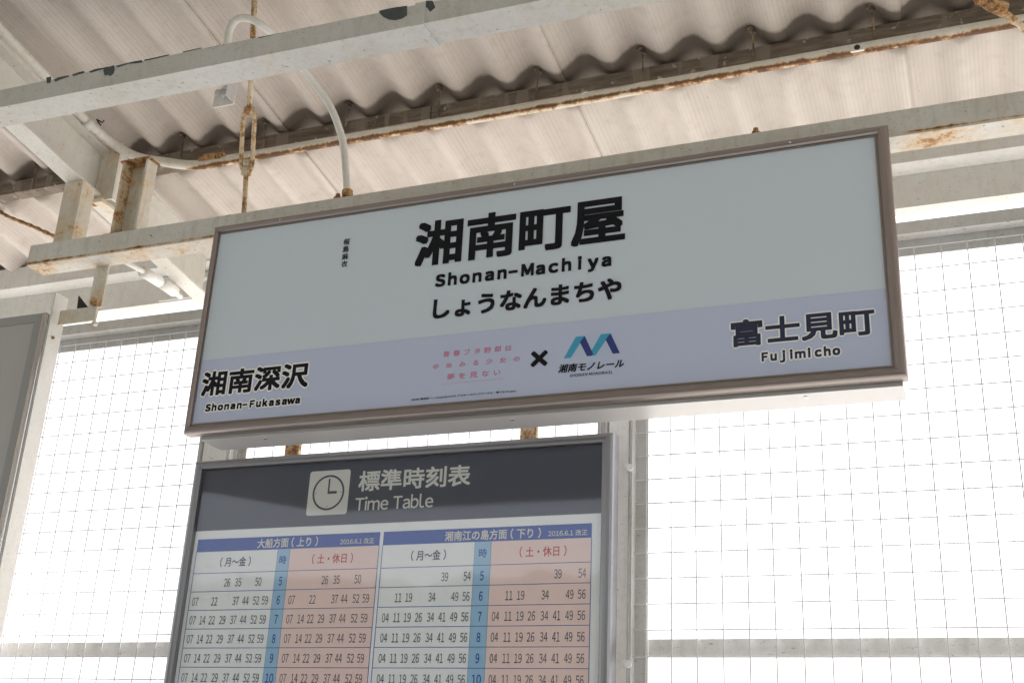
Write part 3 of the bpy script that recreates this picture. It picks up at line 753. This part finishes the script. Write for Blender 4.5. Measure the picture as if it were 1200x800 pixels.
# ------------------------------------------------------------------ grey board at the left
YB = 2.12
gb = thing('notice_board', 'blank grey framed notice board cut off by the left edge', 'board', (-2.6, YB, EYE))
X1 = -2.137
box_obj('panel', (-3.6, YB+.004, EYE-.5), (X1-.04, YB+.012, EYE+1.085), M['board'], gb, 0)
bm = bmnew(); box(bm, (-3.6, YB, EYE+1.0855), (X1-.006, YB+.02, EYE+1.107)); box(bm, (X1-.0395, YB, EYE-.5), (X1-.012, YB+.02, EYE+1.085)); done(bm, 'border', M['board2'], gb)
bm = bmnew(); tube(bm, [(X1-.005, YB-.002, EYE-.5), (X1-.005, YB-.002, EYE+1.100)], .0068, 12); done(bm, 'edge_trim', M['silver'], gb, smooth=True)
box_obj('side_plate', (X1+.003, YB+.004, EYE-.5), (X1+.009, YB+.050, EYE+1.163), M['creamclean'], gb, .001)
c = at(72, 396, 2.15)
bm = bmnew(); nut(bm, (X1+.009, YB+.022, c.z), (1, 0, 0), .004, .004, 8); done(bm, 'screw', M['rustonly'], gb)

# ------------------------------------------------------------------ mesh fence
YF = 2.30; PW = .0505; WX = -.584; WZ = EYE+.338
bmw = bmnew(); tube(bmw, [(0, 0, 0), (0, 0, 1)], .00135, 6); wv = bpy.data.meshes.new('wire_upright'); bmw.to_mesh(wv); bmw.free(); wv.materials.append(M['wire'])
bmw = bmnew(); tube(bmw, [(0, 0, 0), (1, 0, 0)], .00135, 6); wh = bpy.data.meshes.new('wire_level'); bmw.to_mesh(wh); bmw.free(); wh.materials.append(M['wire'])
for me in (wv, wh):
    for f in me.polygons: f.use_smooth = True
ztop, zbot = EYE+1.140, .08
def fence_panel(x0, x1, label):
    t = thing('wire_fence', label, 'fence', ((x0+x1)/2, YF, zbot), 'wire mesh fence panels behind the signs')
    def part(name, me, loc, sc):
        o = bpy.data.objects.new(name, me); COL.objects.link(o); o.parent = t
        o.location = Vector(loc)-Vector(t.location); o.scale = sc
    wr = WZ + 15*PW
    k0 = math.ceil((x0+.006-WX)/PW); k1 = math.floor((x1-.006-WX)/PW)
    for k in range(k0, k1+1): part('wire', wv, (WX+k*PW+random.uniform(-.0006, .0006), YF, zbot+.02), (1, 1, wr-zbot-.02))
    z = wr
    while z > zbot+.03: part('wire', wh, (x0+.004, YF+.002, z+random.uniform(-.0005, .0005)), (x1-x0-.008, 1, 1)); z -= PW
    # top rail: angle with a front lip
    bm = bmnew(); box(bm, (x0, 2.277, EYE+1.115), (x1, 2.281, EYE+1.142)); box(bm, (x0, 2.2812, EYE+1.1155), (x1, 2.3095, EYE+1.119)); box(bm, (x0, 2.310, EYE+1.081), (x1, 2.314, EYE+1.119))
    done(bm, 'top_rail', M['grey'], t, bevel=.0006)
    bm = bmnew(); box(bm, (x0+.031, 2.3105, EYE+.290), (x1-.031, 2.3135, EYE+.322)); box(bm, (x0+.031, 2.3137, EYE+.290), (x1-.031, 2.345, EYE+.2935)); done(bm, 'middle_rail', M['whitepost'], t, bevel=.0006)
    for s, xx in ((1, x0), (-1, x1)):
        bm = bmnew(); a, b = sorted((xx, xx+s*.030)); box(bm, (a, 2.310, zbot), (b, 2.3135, EYE+1.0805)); a, b = sorted((xx, xx+s*.004)); box(bm, (a, 2.281, zbot), (b, 2.3097, EYE+1.1148))
        done(bm, 'side_rail', M['grey'], t, bevel=.0005)
    bm = bmnew(); box(bm, (x0+.031, 2.3105, zbot), (x1-.031, 2.3135, zbot+.04)); done(bm, 'bottom_rail', M['grey'], t)
    return t
fence_panel(-4.60, -1.735, 'wire mesh fence panel behind the left end of the name sign')
fence_panel(-1.655, -.716, 'wire mesh fence panel behind the timetable board')
fence_panel(-.664, 2.6, 'wire mesh fence panel filling the right side beside the timetable')
for xa, xb, lab in ((-1.730, -1.662, 'fence post behind the left edge of the timetable board'), (-.711, -.669, 'white fence post just right of the timetable board')):
    t = thing('fence_post', lab, 'post', ((xa+xb)/2, 2.3, 0), 'upright posts of the wire fence')
    box_obj('post', (xa, 2.284, 0), (xb, 2.330, EYE+1.139), M['whitepost'], t, .003)
    for z in (EYE+.66, EYE+.27):
        bm = bmnew(); nut(bm, (xb-.004, 2.2835, z+.005), (.3, -1, 0), .0055, .012, 7); nut(bm, (xb+.006, 2.2765, z), (.2, -1, 0), .007, .010, 8)
        done(bm, 'bolt', M['whitepost'], t)

# ------------------------------------------------------------------ trees across the line (seen only mirrored in the timetable cover)
def tree(x, y, h, label, n=5200):
    t = thing('tree', label, 'tree', (x, y, -1.1), 'trees across the line behind the viewer')
    bm = bmnew(); tube(bm, smoothpath([(x, y, -1.1), (x+.1, y, h*.3), (x, y+.1, h*.6), (x+.15, y, h*.85)], 4), lambda u: .17*(1-u*.8), 8); done(bm, 'trunk', M['bark'], t)
    bm = bmnew(); cl_ = [(x+random.gauss(0, 1.2), y+random.gauss(0, 1.0), h*random.uniform(.35, .95), random.uniform(.5, 1.0)) for _ in range(26)]
    for i in range(n):
        cx, cy, cz, r = random.choice(cl_)
        c = Vector((cx, cy, cz))+Vector((random.gauss(0, 1), random.gauss(0, 1), random.gauss(0, .8))).normalized()*r*random.uniform(.5, 1.05)
        d1 = Vector((random.gauss(0, 1), random.gauss(0, 1), random.gauss(0, 1))).normalized(); d2 = d1.orthogonal().normalized(); s = random.uniform(.05, .11)
        bm.faces.new([bm.verts.new(c+q) for q in (-d1*s, d2*s*.5, d1*s, -d2*s*.5)])
    me = bpy.data.meshes.new('crown'); bm.to_mesh(me); bm.free(); o = link('crown', me, M['leaf'], t)
random.seed(11)
tree(-10.8, -9.8, 3.9, 'broad green tree across the line')
tree(-7.0, -9.9, 3.7, 'smaller green tree across the line')
